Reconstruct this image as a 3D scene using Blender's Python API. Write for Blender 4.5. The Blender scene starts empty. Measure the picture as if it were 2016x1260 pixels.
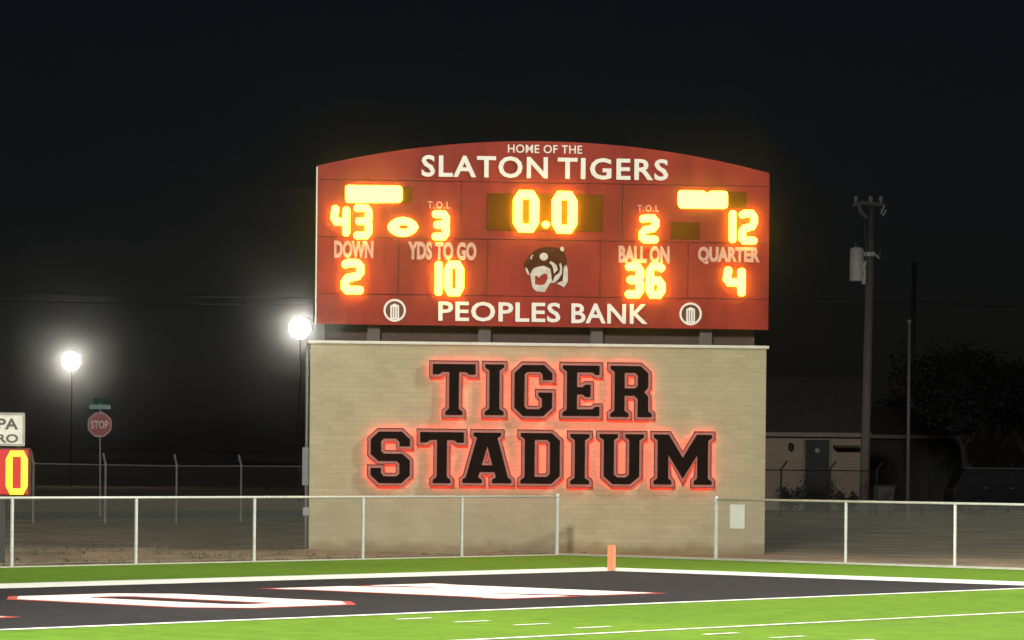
import bpy, bmesh, math, random
import numpy as np
from mathutils import Vector, Matrix, noise
from mathutils.geometry import tessellate_polygon
R = math.radians
random.seed(7)
sc = bpy.context.scene
col = sc.collection

# ------------------------------------------------------------------ camera
# field axes: x = away from the end line along the sideline, y = along the end line, origin = inner corner of the end zone
F, PSI, HY, ROLL, CX, CY, CH = 6835.4782, R(130.492), 908.3237, .0093, 37.8587, -47.0517, 1.8931
D2 = Vector((math.cos(PSI), math.sin(PSI), 0)); RT = Vector((D2.y, -D2.x, 0)); UP = Vector((0, 0, 1))
CAM = Vector((CX, CY, CH))
cd = bpy.data.cameras.new('camera'); cam = bpy.data.objects.new('camera', cd); col.objects.link(cam)
cd.sensor_width = 36; cd.sensor_fit = 'HORIZONTAL'; cd.lens = F / 2016 * 36
cd.shift_y = (HY - 630) / 2016; cd.clip_start = .5; cd.clip_end = 6000
cr, sr = math.cos(ROLL), math.sin(ROLL)
X = RT * cr + UP * sr; Y = RT * -sr + UP * cr; Z = -D2
cam.matrix_world = Matrix(((X.x, Y.x, Z.x, CX), (X.y, Y.y, Z.y, CY), (X.z, Y.z, Z.z, CH), (0, 0, 0, 1)))
sc.camera = cam

def ray(px, py):
    u, v = px - 1008, py - HY
    return (cr * u + sr * v) / F, -(-sr * u + cr * v) / F
def G(px, py, z=0):                       # pixel -> point on the ground
    a, b = ray(px, py); D = (z - CH) / b
    return CAM + D2 * D + RT * (a * D) + UP * (b * D)
def AT(px, py, D):                        # pixel -> point at a depth
    a, b = ray(px, py)
    return CAM + (D2 + RT * a + UP * b) * D

# ------------------------------------------------------------------ light
w = bpy.data.worlds.new('World'); sc.world = w; w.use_nodes = True
nt = w.node_tree; sky = nt.nodes.new('ShaderNodeTexSky'); sky.sky_type = 'NISHITA'; sky.sun_disc = False
sky.sun_elevation = R(45); sky.sun_rotation = R(150); sky.air_density = 1.6; sky.dust_density = .2; sky.ozone_density = 3     # a moonlit sky
mx = nt.nodes.new('ShaderNodeMix'); mx.data_type = 'RGBA'; mx.blend_type = 'MULTIPLY'; mx.inputs[0].default_value = 1; mx.inputs[7].default_value = (.72, .82, 1.15, 1)
nt.links.new(sky.outputs[0], mx.inputs[6]); nt.links.new(mx.outputs[2], nt.nodes['Background'].inputs[0]); nt.nodes['Background'].inputs[1].default_value = .0009
sd = bpy.data.lights.new('moon_light', 'SUN'); sd.energy = .012; sd.angle = R(.5); sd.color = (1, .95, .88)
so = bpy.data.objects.new('moon_light', sd); col.objects.link(so)
so.rotation_euler = Vector((-.35, .6, -.7)).to_track_quat('-Z', 'Y').to_euler()
vs = sc.view_settings; vs.view_transform = 'Standard'; vs.look = 'None'; vs.exposure = 0; vs.gamma = 1; vs.use_curve_mapping = False
sc.cycles.use_denoising = True
sc.cycles.max_bounces = 6; sc.cycles.volume_bounces = 0; sc.cycles.transparent_max_bounces = 8
HAZE = .00055; HAZE_G = .993

# ------------------------------------------------------------------ materials
MATS = {}
def mat(name, c, rough=.7, metal=0, var=.12, scale=6, bump=0, bscale=60, c2=None, spec=.4, stretch=None):
    if name in MATS: return MATS[name]
    m = bpy.data.materials.new(name); m.use_nodes = True; n = m.node_tree.nodes; l = m.node_tree.links
    b = n['Principled BSDF']; b.inputs['Roughness'].default_value = rough; b.inputs['Metallic'].default_value = metal
    b.inputs['Specular IOR Level'].default_value = spec
    tc = n.new('ShaderNodeTexCoord'); src = tc.outputs['Object']
    if stretch:
        mp = n.new('ShaderNodeMapping'); mp.inputs['Scale'].default_value = stretch; l.new(src, mp.inputs[0]); src = mp.outputs[0]
    no = n.new('ShaderNodeTexNoise'); no.inputs['Scale'].default_value = scale; no.inputs['Detail'].default_value = 6
    l.new(src, no.inputs[0])
    rp = n.new('ShaderNodeValToRGB'); lo = c2 or [x * (1 - var) for x in c]; hi = c if c2 else [x * (1 + var) for x in c]
    rp.color_ramp.elements[0].position = .32; rp.color_ramp.elements[1].position = .68
    rp.color_ramp.elements[0].color = (*lo, 1); rp.color_ramp.elements[1].color = (*hi, 1)
    l.new(no.outputs['Fac'], rp.inputs[0]); l.new(rp.outputs[0], b.inputs['Base Color'])
    if bump:
        nb = n.new('ShaderNodeTexNoise'); nb.inputs['Scale'].default_value = bscale; nb.inputs['Detail'].default_value = 4
        l.new(src, nb.inputs[0]); bp = n.new('ShaderNodeBump'); bp.inputs['Strength'].default_value = bump; bp.inputs['Distance'].default_value = .02
        l.new(nb.outputs['Fac'], bp.inputs['Height']); l.new(bp.outputs[0], b.inputs['Normal'])
    MATS[name] = m; return m
def glow(name, c, k):
    if name in MATS: return MATS[name]
    m = bpy.data.materials.new(name); m.use_nodes = True; b = m.node_tree.nodes['Principled BSDF']
    b.inputs['Base Color'].default_value = (*[x * .3 for x in c], 1)
    b.inputs['Emission Color'].default_value = (*c, 1); b.inputs['Emission Strength'].default_value = k
    MATS[name] = m; return m
def brickmat():
    m = bpy.data.materials.new('tan_brick'); m.use_nodes = True; n = m.node_tree.nodes; l = m.node_tree.links
    b = n['Principled BSDF']; b.inputs['Roughness'].default_value = .9; b.inputs['Specular IOR Level'].default_value = .2
    tc = n.new('ShaderNodeTexCoord'); mp = n.new('ShaderNodeMapping'); mp.inputs['Rotation'].default_value = (R(90), 0, 0)
    l.new(tc.outputs['Object'], mp.inputs[0])
    br = n.new('ShaderNodeTexBrick'); br.inputs['Scale'].default_value = 1; br.inputs['Brick Width'].default_value = .30
    br.inputs['Row Height'].default_value = .10; br.inputs['Mortar Size'].default_value = .006; br.inputs['Mortar Smooth'].default_value = .3
    br.inputs['Bias'].default_value = -.1
    br.inputs['Color1'].default_value = (.462, .414, .268, 1); br.inputs['Color2'].default_value = (.416, .372, .238, 1); br.inputs['Mortar'].default_value = (.40, .36, .25, 1)
    l.new(mp.outputs[0], br.inputs[0])
    no = n.new('ShaderNodeTexNoise'); no.inputs['Scale'].default_value = 1.1; no.inputs['Detail'].default_value = 7; no.inputs['Roughness'].default_value = .65
    l.new(tc.outputs['Object'], no.inputs[0])
    rp = n.new('ShaderNodeValToRGB'); rp.color_ramp.elements[0].position = .3; rp.color_ramp.elements[1].position = .7
    rp.color_ramp.elements[0].color = (.86, .85, .82, 1); rp.color_ramp.elements[1].color = (1.04, 1.03, 1.0, 1); l.new(no.outputs['Fac'], rp.inputs[0])
    # water and soil stains near the foot, ragged upper edge
    mx = n.new('ShaderNodeMix'); mx.data_type = 'RGBA'; mx.blend_type = 'MULTIPLY'; mx.inputs[0].default_value = 1
    l.new(br.outputs['Color'], mx.inputs[6]); l.new(rp.outputs[0], mx.inputs[7])
    sp = n.new('ShaderNodeSeparateXYZ'); l.new(tc.outputs['Object'], sp.inputs[0])
    n2 = n.new('ShaderNodeTexNoise'); n2.inputs['Scale'].default_value = 2.6; n2.inputs['Detail'].default_value = 5; l.new(tc.outputs['Object'], n2.inputs[0])
    ma = n.new('ShaderNodeMath'); ma.operation = 'MULTIPLY_ADD'; ma.inputs[1].default_value = -.30; l.new(n2.outputs['Fac'], ma.inputs[0]); l.new(sp.outputs['Z'], ma.inputs[2])
    r2 = n.new('ShaderNodeValToRGB'); r2.color_ramp.elements[0].position = 0; r2.color_ramp.elements[1].position = .20
    r2.color_ramp.elements[0].color = (.66, .60, .52, 1); r2.color_ramp.elements[1].color = (1, 1, 1, 1); ad = n.new('ShaderNodeMath'); ad.operation = 'ADD'; ad.inputs[1].default_value = .10
    l.new(ma.outputs[0], ad.inputs[0]); l.new(ad.outputs[0], r2.inputs[0])
    m2 = n.new('ShaderNodeMix'); m2.data_type = 'RGBA'; m2.blend_type = 'MULTIPLY'; m2.inputs[0].default_value = 1
    l.new(mx.outputs[2], m2.inputs[6]); l.new(r2.outputs[0], m2.inputs[7]); l.new(m2.outputs[2], b.inputs['Base Color'])
    bp = n.new('ShaderNodeBump'); bp.inputs['Strength'].default_value = .5; bp.inputs['Distance'].default_value = .006
    l.new(br.outputs['Fac'], bp.inputs['Height']); bp.invert = True; l.new(bp.outputs[0], b.inputs['Normal'])
    return m
def turfmat(name, c, lo):
    m = mat(name, c, .85, c2=lo, scale=.16, bump=.35, bscale=55, spec=.15)
    n = m.node_tree.nodes; l = m.node_tree.links     # fine fibre speckle on top of the broad mottling
    b = n['Principled BSDF']; src = b.inputs['Base Color'].links[0].from_socket
    tc = n['Texture Coordinate']; no = n.new('ShaderNodeTexNoise'); no.inputs['Scale'].default_value = 2.4; no.inputs['Detail'].default_value = 10; no.inputs['Roughness'].default_value = .75
    l.new(tc.outputs['Object'], no.inputs[0]); rp = n.new('ShaderNodeValToRGB')
    rp.color_ramp.elements[0].position = .3; rp.color_ramp.elements[1].position = .7
    rp.color_ramp.elements[0].color = (.66, .70, .68, 1); rp.color_ramp.elements[1].color = (1.28, 1.22, 1.2, 1); l.new(no.outputs['Fac'], rp.inputs[0])
    mx = n.new('ShaderNodeMix'); mx.data_type = 'RGBA'; mx.blend_type = 'MULTIPLY'; mx.inputs[0].default_value = 1
    l.new(src, mx.inputs[6]); l.new(rp.outputs[0], mx.inputs[7]); l.new(mx.outputs[2], b.inputs['Base Color'])
    return m

TURF = turfmat('green_turf', (.152, .280, .024), (.110, .222, .022))
BLACKTURF = turfmat('black_turf', (.040, .039, .041), (.027, .026, .028))
LINE = mat('white_turf_line', (.86, .86, .77), .8, var=.07, scale=3, spec=.1)
REDTURF = mat('red_turf', (.55, .10, .08), .85, var=.1, spec=.1)
DIRT = mat('dirt', (.38, .265, .165), .95, c2=(.16, .125, .07), scale=.55, bump=.8, bscale=6, spec=.1, stretch=(1, 1, 1))
ASPH = mat('asphalt', (.06, .06, .062), .9, var=.2, scale=2)
CONC = mat('concrete', (.46, .45, .38), .85, var=.1, scale=5, bump=.2)
GALV = mat('galvanised_steel', (.60, .61, .56), .45, .15, var=.1, scale=12, spec=.5)
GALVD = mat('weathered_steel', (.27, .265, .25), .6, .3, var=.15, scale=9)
WIRE = mat('wire', (.27, .27, .245), .5, .3, var=.05)
BRICK = brickmat()
METALW = mat('pale_metal', (.62, .60, .50), .5, .1, var=.08, scale=4)
RED = mat('scoreboard_red', (.272, .030, .016), .5, var=.24, scale=1.6, bump=.25, bscale=2.2, spec=.14, stretch=(1.3, 1.3, .4))
REDD = mat('scoreboard_cabinet', (.10, .03, .022), .6, var=.1)
WHITE = mat('white_vinyl', (.80, .76, .68), .5, var=.04)
PINKW = mat('faded_white_vinyl', (.55, .31, .26), .6, var=.12, scale=12)
DARKWIN = mat('dark_display_lens', (.13, .046, .006), .7, var=.15, scale=3, spec=.03)  # amber reflection of the lit digits mixed into the base colour
BLACK = mat('black_acrylic', (.013, .007, .005), .7, var=.2, spec=.06)
RIM = mat('dark_red_rim', (.13, .022, .017), .5, var=.1)
BORDER = mat('translucent_border', (.52, .17, .13), .5, var=.08)
WOOD = mat('weathered_wood', (.115, .095, .085), .9, var=.3, scale=5, bump=.4, stretch=(6, 6, .4))
ORANGE = mat('orange_foam', (.85, .23, .11), .7, var=.05)
LED = glow('amber_led', (1, .64, .027), 19)
LEDRED = glow('red_led', (1, .045, .038), 22)
LEDCLK = glow('yellow_led', (1, .74, .05), 1.35)
LEDPAN = glow('red_led_panel', (.55, .004, .003), .9)
LAMP = glow('lamp_lens', (1, .93, .78), 100)

# ------------------------------------------------------------------ object helpers
def tag(o, label, cat, group=None):
    o['label'] = label; o['category'] = cat
    if group: o['group'] = group
    return o
def thing(name, loc, label, cat, group=None, rz=0):
    o = bpy.data.objects.new(name, None); o.empty_display_size = .2; o.location = loc; o.rotation_euler = (0, 0, rz); col.objects.link(o)
    return tag(o, label, cat, group)
def link(name, me, m, parent=None, label=None, smooth=False):
    o = bpy.data.objects.new(name, me); col.objects.link(o)
    if m and not me.materials: me.materials.append(m)
    if parent: o.parent = parent
    if label: o['label'] = label
    if smooth:
        for p in me.polygons: p.use_smooth = True
    return o
def struct(o): o['kind'] = 'structure'; return o
class MB:
    def __init__(s): s.v = []; s.f = []
    def add(s, vs, fs):
        k = len(s.v); s.v += [tuple(v) for v in vs]; s.f += [tuple(i + k for i in f) for f in fs]; return s
    def box(s, a, b):
        x0, y0, z0 = a; x1, y1, z1 = b
        return s.add([(x0,y0,z0),(x1,y0,z0),(x1,y1,z0),(x0,y1,z0),(x0,y0,z1),(x1,y0,z1),(x1,y1,z1),(x0,y1,z1)],
                     [(0,3,2,1),(4,5,6,7),(0,1,5,4),(1,2,6,5),(2,3,7,6),(3,0,4,7)])
    def tube(s, pts, r, n=8, cap=True):
        pts = [Vector(p) for p in pts]; rs = r if isinstance(r, (list, tuple)) else [r] * len(pts); vs = []; prev = None
        for i, p in enumerate(pts):
            t = ((pts[min(i + 1, len(pts) - 1)] - pts[max(i - 1, 0)])).normalized()
            a = Vector((0, 0, 1)) if abs(t.z) < .9 else Vector((1, 0, 0))
            u = t.cross(a).normalized() if prev is None else (prev - t * prev.dot(t)).normalized()
            prev = u; v = t.cross(u)
            vs += [p + (u * math.cos(2 * math.pi * k / n) + v * math.sin(2 * math.pi * k / n)) * rs[i] for k in range(n)]
        fs = [(i * n + k, i * n + (k + 1) % n, (i + 1) * n + (k + 1) % n, (i + 1) * n + k) for i in range(len(pts) - 1) for k in range(n)]
        if cap: fs += [tuple(range(n))[::-1], tuple((len(pts) - 1) * n + k for k in range(n))]
        return s.add(vs, fs)
    def lathe(s, c, prof, n=16, axis='z'):
        vs = []
        for (r, h) in prof:
            for k in range(n):
                a = 2 * math.pi * k / n; x, y = r * math.cos(a), r * math.sin(a)
                vs.append({'z': (c[0] + x, c[1] + y, c[2] + h), 'y': (c[0] + x, c[1] + h, c[2] + y), 'x': (c[0] + h, c[1] + x, c[2] + y)}[axis])
        fs = [(i * n + k, i * n + (k + 1) % n, (i + 1) * n + (k + 1) % n, (i + 1) * n + k) for i in range(len(prof) - 1) for k in range(n)]
        fs += [tuple(range(n))[::-1], tuple((len(prof) - 1) * n + k for k in range(n))]
        return s.add(vs, fs)
    def prism(s, loops, y0, y1):          # loops of (x,z); extruded along y from y0 (front) to y1
        flat = [p for lp in loops for p in lp]; N = len(flat)
        tris = tessellate_polygon([[Vector((p[0], p[1], 0)) for p in lp] for lp in loops])
        s.add([(p[0], y0, p[1]) for p in flat] + [(p[0], y1, p[1]) for p in flat],
              [tuple(t) for t in tris] + [tuple(i + N for i in t) for t in tris])
        k0 = len(s.v) - 2 * N; o = 0
        for lp in loops:
            n = len(lp)
            s.f += [(k0 + o + i, k0 + o + (i + 1) % n, k0 + N + o + (i + 1) % n, k0 + N + o + i) for i in range(n)]
            o += n
        return s
    def ring(s, a, b, y0, y1):            # band between two matching loops
        n = len(a); k = len(s.v)
        for lp, y in ((a, y0), (b, y0), (a, y1), (b, y1)): s.v += [(p[0], y, p[1]) for p in lp]
        for i in range(n):
            j = (i + 1) % n
            s.f += [(k+i, k+j, k+n+j, k+n+i), (k+2*n+i, k+3*n+i, k+3*n+j, k+2*n+j), (k+i, k+2*n+i, k+2*n+j, k+j), (k+n+i, k+n+j, k+3*n+j, k+3*n+i)]
        return s
    def mesh(s, name='mesh', bevel=0):
        me = bpy.data.meshes.new(name); me.from_pydata(s.v, [], s.f)
        bm = bmesh.new(); bm.from_mesh(me); bmesh.ops.recalc_face_normals(bm, faces=bm.faces)
        if bevel: bmesh.ops.bevel(bm, geom=bm.edges[:] , offset=bevel, segments=2, affect='EDGES', clamp_overlap=True)
        bm.to_mesh(me); bm.free(); return me
    def build(s, name, m, parent=None, label=None, bevel=0, smooth=False):
        return link(name, s.mesh(name, bevel), m, parent, label, smooth)

def offset_loop(lp, d):                   # outset (d>0) of a counter-clockwise loop; holes are given clockwise
    out = []; n = len(lp)
    for i in range(n):
        p0, p1, p2 = Vector(lp[i - 1]), Vector(lp[i]), Vector(lp[(i + 1) % n])
        e1, e2 = (p1 - p0).normalized(), (p2 - p1).normalized(); n1, n2 = Vector((e1.y, -e1.x)), Vector((e2.y, -e2.x))
        b = n1 + n2; L = b.length
        if L < 1e-6: out.append(tuple(p1 + n1 * d)); continue
        b /= L; out.append(tuple(p1 + b * (d / max(b.dot(n1), .45))))
    return out
def area(lp): return sum(lp[i - 1][0] * lp[i][1] - lp[i][0] * lp[i - 1][1] for i in range(len(lp))) / 2
def ccw(lp, want=True): return lp if (area(lp) > 0) == want else lp[::-1]

# slab capitals on a unit height: outer loop, then holes
SL = {
 'T': [[(.24,0),(.56,0),(.56,.06),(.49,.12),(.49,.85),(.62,.85),(.68,.80),(.80,.80),(.80,1),(0,1),(0,.80),(.12,.80),(.18,.85),(.31,.85),(.31,.12),(.24,.06)]],
 'I': [[(0,0),(.34,0),(.34,.06),(.26,.12),(.26,.88),(.34,.94),(.34,1),(0,1),(0,.94),(.08,.88),(.08,.12),(0,.06)]],
 'G': [[(.16,0),(.56,0),(.72,.16),(.72,.46),(.46,.46),(.46,.40),(.53,.34),(.53,.18),(.48,.13),(.24,.13),(.19,.18),(.19,.82),(.24,.87),(.48,.87),(.54,.81),(.54,.71),(.72,.71),(.72,.84),(.56,1),(.16,1),(0,.84),(0,.16)]],
 'E': [[(0,0),(.70,0),(.70,.18),(.62,.18),(.57,.13),(.27,.13),(.27,.43),(.38,.43),(.43,.38),(.53,.38),(.53,.62),(.43,.62),(.38,.57),(.27,.57),(.27,.87),(.57,.87),(.62,.82),(.70,.82),(.70,1),(0,1),(0,.94),(.08,.88),(.08,.12),(0,.06)]],
 'R': [[(0,0),(.35,0),(.35,.06),(.27,.12),(.27,.42),(.46,.42),(.53,.35),(.53,0),(.80,0),(.80,.06),(.73,.11),(.73,.40),(.65,.49),(.73,.58),(.73,.86),(.58,1),(0,1),(0,.94),(.08,.88),(.08,.12),(0,.06)],
       [(.27,.56),(.48,.56),(.53,.61),(.53,.81),(.48,.87),(.27,.87)]],
 'S': [[(0,.29),(0,.15),(.15,0),(.57,0),(.72,.15),(.72,.44),(.58,.57),(.24,.57),(.19,.62),(.19,.82),(.24,.87),(.46,.87),(.53,.80),(.53,.72),(.72,.72),(.72,.85),(.57,1),(.15,1),(0,.85),(0,.56),(.14,.43),(.48,.43),(.53,.38),(.53,.18),(.48,.13),(.24,.13),(.19,.19),(.19,.29)]],
 'A': [[(0,0),(.34,0),(.34,.06),(.27,.11),(.30,.22),(.56,.22),(.59,.11),(.52,.06),(.52,0),(.86,0),(.86,.06),(.80,.11),(.61,.90),(.67,.94),(.67,1),(.19,1),(.19,.94),(.25,.90),(.06,.11),(0,.06)],
       [(.335,.35),(.525,.35),(.43,.74)]],
 'D': [[(0,0),(.60,0),(.76,.15),(.76,.85),(.60,1),(0,1),(0,.94),(.08,.88),(.08,.12),(0,.06)], [(.27,.13),(.51,.13),(.57,.19),(.57,.81),(.51,.87),(.27,.87)]],
 'U': [[(.24,0),(.56,0),(.72,.15),(.72,.88),(.80,.94),(.80,1),(.47,1),(.47,.94),(.54,.88),(.54,.19),(.48,.13),(.32,.13),(.26,.19),(.26,.88),(.33,.94),(.33,1),(0,1),(0,.94),(.08,.88),(.08,.15)]],
 'M': [[(0,0),(.32,0),(.32,.06),(.26,.12),(.26,.60),(.525,.12),(.79,.60),(.79,.12),(.73,.06),(.73,0),(1.05,0),(1.05,.06),(.98,.12),(.98,.88),(1.05,.94),(1.05,1),(.78,1),(.525,.53),(.27,1),(0,1),(0,.94),(.07,.88),(.07,.12),(0,.06)]],
 'N': [[(0,0),(.40,0),(.40,.08),(.34,.12),(.34,.36),(.54,0),(.94,0),(.94,.90),(.98,.94),(.98,1),(.58,1),(.58,.92),(.64,.88),(.64,.64),(.44,1),(0,1),(0,.92),(.04,.88),(.04,.12),(0,.08)]],
 'O': [[(.15,0),(.57,0),(.72,.15),(.72,.85),(.57,1),(.15,1),(0,.85),(0,.15)], [(.30,.17),(.42,.17),(.46,.21),(.46,.79),(.42,.83),(.30,.83),(.26,.79),(.26,.21)]],
 'L': [[(0,0),(.68,0),(.68,.30),(.56,.30),(.50,.14),(.27,.14),(.27,.88),(.34,.94),(.34,1),(0,1),(0,.94),(.08,.88),(.08,.12),(0,.06)]],
}
def slab(ch, x0, z0, x1, z1):             # fitted to a box
    W = max(p[0] for p in SL[ch][0]); sx, sz = (x1 - x0) / W, z1 - z0
    return [ccw([(x0 + p[0] * sx, z0 + p[1] * sz) for p in lp], i == 0) for i, lp in enumerate(SL[ch])]

def text_mesh(s, bold=0, extrude=.5, spacing=1):
    cu = bpy.data.curves.new('text', 'FONT'); cu.body = s; cu.extrude = extrude; cu.offset = bold; cu.resolution_u = 3; cu.space_character = spacing
    o = bpy.data.objects.new('text', cu); col.objects.link(o); bpy.context.view_layer.update()
    me = bpy.data.meshes.new_from_object(o.evaluated_get(bpy.context.evaluated_depsgraph_get()))
    bpy.data.objects.remove(o); bpy.data.curves.remove(cu); return me
def text_fit(s, x0, z0, x1, z1, yf, yb, bold=.02, spacing=1):   # stands in the x-z plane, front at y=yf
    me = text_mesh(s, bold, .5, spacing); n = len(me.vertices); a = np.empty(n * 3); me.vertices.foreach_get('co', a); a = a.reshape(-1, 3)
    lo, hi = a.min(0), a.max(0); t = (a - lo) / (hi - lo)
    out = np.stack([x0 + t[:, 0] * (x1 - x0), yb + t[:, 2] * (yf - yb), z0 + t[:, 1] * (z1 - z0)], 1)
    me.vertices.foreach_set('co', out.ravel()); me.update(); return me

# ================================================================== SETTING
# ground: one sheet out to the horizon, uneven soil behind the end-zone fence, a low bank on the far left
def hgt(x, y):
    if x > -7.4 or False:
        k = 0.
    else:
        k = min(1, (-7.4 - x) / 2.0)
    if y > 7.6: k = max(k, min(1, (y - 7.6) / 2))
    near = max(0, 1 - max(0, math.hypot(x + 22, y - 10) - 45) / 40)
    n = noise.noise((x * .55, y * .55, 3)) * .055 + noise.noise((x * 1.6, y * 1.6, 9)) * .03
    bank = .36 * min(1, max(0, (17 - y) / 9)) * min(1, max(0, (-24 - x) / 10)) * (1 if x > -60 else max(0, 1 - (-60 - x) / 30))
    return -.03 + k * (.012 + n * near * (1 if x > -38 else .25) + bank)
xs = sorted(set([-3000, -1500, -700, -350, -200, -150, -120, -100, -85, -75] + [round(-70 + i * 1.5, 2) for i in range(14)] + [round(-49 + i * .45, 2) for i in range(93)] + [-5, 0, 20, 60, 120, 300, 800, 3000]))
ys = sorted(set([-3000, -1200, -500, -200, -100, -60, -40, -30] + [round(-22 + i * .5, 2) for i in range(70)] + [round(13 + i * 1.5, 2) for i in range(50)] + [95, 110, 140, 200, 350, 700, 1500, 3000]))
vv = [(x, y, hgt(x, y)) for x in xs for y in ys]; ny = len(ys)
gm = MB().add(vv, [(i * ny + j, (i + 1) * ny + j, (i + 1) * ny + j + 1, i * ny + j + 1) for i in range(len(xs) - 1) for j in range(ny - 1)])
ground = struct(gm.build('ground', DIRT, smooth=True))
def sheet(name, pts, z, m, parent=None):
    me = bpy.data.meshes.new(name); tr = tessellate_polygon([[Vector(p) for p in [(a, b, 0) for a, b in pts]]])
    me.from_pydata([(a, b, z) for a, b in pts], [], [tuple(t) for t in tr])
    bm = bmesh.new(); bm.from_mesh(me)
    for f in bm.faces:
        f.normal_update()
        if f.normal.z < 0: f.normal_flip()
    bm.to_mesh(me); bm.free()
    return link(name, me, m, parent)
FX, FY = -7.18, 7.25                      # fence lines
rect = lambda x0, y0, x1, y1: [(x0, y0), (x1, y0), (x1, y1), (x0, y1)]
turf = struct(sheet('turf_field', rect(FX, -62, 118, FY), 0, TURF))
yd = .9144
ez = struct(sheet('end_zone', rect(0, -48.77, 10 * yd - .2, 0), .004, BLACKTURF))
def ragged(pts, amp=.022, step=.22):
    out = []
    for i in range(len(pts)):
        a, b = Vector(pts[i]), Vector(pts[(i + 1) % len(pts)]); n = max(1, int((b - a).length / step)) if (b - a).length < 60 else 200; d = (b - a).normalized(); nn = Vector((d.y, -d.x))
        for k in range(n):
            q = a + (b - a) * (k / n); j = 0 if k == 0 else (noise.noise((q.x * 3, q.y * 3, 1)) + .6 * noise.noise((q.x * .7, q.y * .7, 4))) * amp
            out.append(tuple(q + nn * j))
    return out
def paint(name, pts, z=.006): return struct(sheet(name, ragged(pts), z, LINE))
paint('end_line', rect(-1.42, -50.3, 0, 0)); paint('sideline', rect(-1.42, .001, 118, 1.5)); paint('goal_line', rect(10 * yd - .2, -48.77, 10 * yd, 0))
for k in range(3, 12): paint('yard_line', rect((5 * k) * yd - .06, -48.77, 5 * k * yd + .06, 0)) if k > 2 else None
for k in range(11, 60):
    if k % 5:
        for yy in (-16.26, -32.5): paint('hash_mark', rect(k * yd - .05, yy - .305, k * yd + .05, yy + .305))
# SLATON across the end zone, tops toward the end line
word = 'SLATON'; cy0 = -9.15
for i, ch in enumerate(word):
    yc = cy0 - 5.75 * (5 - i); W = {'N': 3.5, 'O': 2.95, 'T': 3.9, 'A': 3.8, 'L': 2.8, 'S': 2.8}[ch]
    lps = slab(ch, yc - W / 2, 0, yc + W / 2, 4.45)          # (along y, letter height)
    conv = lambda lp: [(6.86 - p[1], p[0]) for p in lp]
    def lay(nm, loops, z, m):
        flat = [p for lp in loops for p in lp]; tr = tessellate_polygon([[Vector((*p, 0)) for p in lp] for lp in loops])
        me = bpy.data.meshes.new(nm); me.from_pydata([(6.86 - p[1], p[0], z) for p in flat], [], [tuple(t) for t in tr])
        bm = bmesh.new(); bm.from_mesh(me)
        for f in bm.faces:
            f.normal_update()
            if f.normal.z < 0: f.normal_flip()
        bm.to_mesh(me); bm.free(); return link(nm, me, m, ez)
    lay('letter_outline', [offset_loop(lp, .13) for lp in lps], .009, REDTURF)
    lay('letter', lps, .013, LINE)
# concrete mow strip under the fences
cb = MB(); cb.box((FX - .08, -62, -.05), (FX + .04, FY + .11, .02)); struct(cb.build('kerb', CONC))
cb = MB(); cb.box((FX + .041, FY - .10, -.05), (118, FY + .11, .036)); struct(cb.build('kerb', CONC))
# street behind the practice yard
struct(sheet('road', [(-40, -60), (-40, 160), (-52, 160), (-52, -60)], .42, ASPH)) if False else None
rx0, rx1 = -40.5, -51
rv = [(x, y, hgt(x, y) + .05) for y in [-80 + i * 5 for i in range(60)] for x in (rx0, rx1)]
struct(MB().add(rv, [(2 * i, 2 * i + 1, 2 * i + 3, 2 * i + 2) for i in range(59)]).build('road', ASPH))
# dry weeds and clods on the bare yard behind the fence
tf = MB()
for i in range(5200):
    x = random.uniform(-35, FX - .3); y = random.uniform(-16, 9)
    if noise.noise((x * .3, y * .3, 5)) < -.05 and random.random() < .8: continue
    if random.random() < .5 and noise.noise((x * .8, y * .8, 2)) < 0: continue
    z = hgt(x, y) - .01; hh = random.uniform(.03, .13)
    for b in range(5):
        a = random.uniform(0, 6.28); l = random.uniform(.02, .10); wv = random.uniform(.008, .02)
        px, py = x + random.uniform(-.06, .06), y + random.uniform(-.06, .06); c, s = math.cos(a), math.sin(a)
        tf.add([(px - s * wv, py + c * wv, z), (px + s * wv, py - c * wv, z), (px + c * l, py + s * l, z + hh * random.uniform(.5, 1))], [(0, 1, 2)])
weeds = tf.build('dry_weeds', mat('dry_weed', (.15, .125, .06), .9, c2=(.07, .075, .03), scale=.8)); weeds['kind'] = 'stuff'
tag(weeds, 'dry weeds scattered over the bare soil behind the end zone fence', 'weeds')

# ================================================================== SCOREBOARD WALL
TH = R(5)
WX = RT * math.cos(TH) + D2 * math.sin(TH); WN = -(D2 * math.cos(TH) - RT * math.sin(TH))     # right along the wall, toward the field
WD = 72.5
W0 = AT(1060, 1085, WD); W0.z = 0
RZ = math.atan2(WX.y, WX.x)
def BP(px, py, off=0):                    # pixel -> (s, z) on the wall plane moved off toward the field
    a, b = ray(px, py); dr = D2 + RT * a + UP * b; o = W0 + WN * off
    t = (o - CAM).dot(WN) / dr.dot(WN); p = CAM + dr * t - W0
    return p.dot(WX), p.z
wall = thing('stadium_wall', W0, 'tan brick wall carrying black slab letters that glow red, under the scoreboard', 'wall', rz=RZ)
wl = BP(609, 900)[0]; wr = BP(1507, 900)[0]; wt = (BP(700, 677)[1] + BP(1400, 685)[1]) / 2
MB().box((wl, 0, -.3), (wr, .62, wt)).build('wall_body', BRICK, wall, bevel=.012)
MB().box((wl - .05, -.05, wt - .004), (wr + .05, .67, wt + .06)).build('coping', METALW, wall, bevel=.01)
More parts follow.
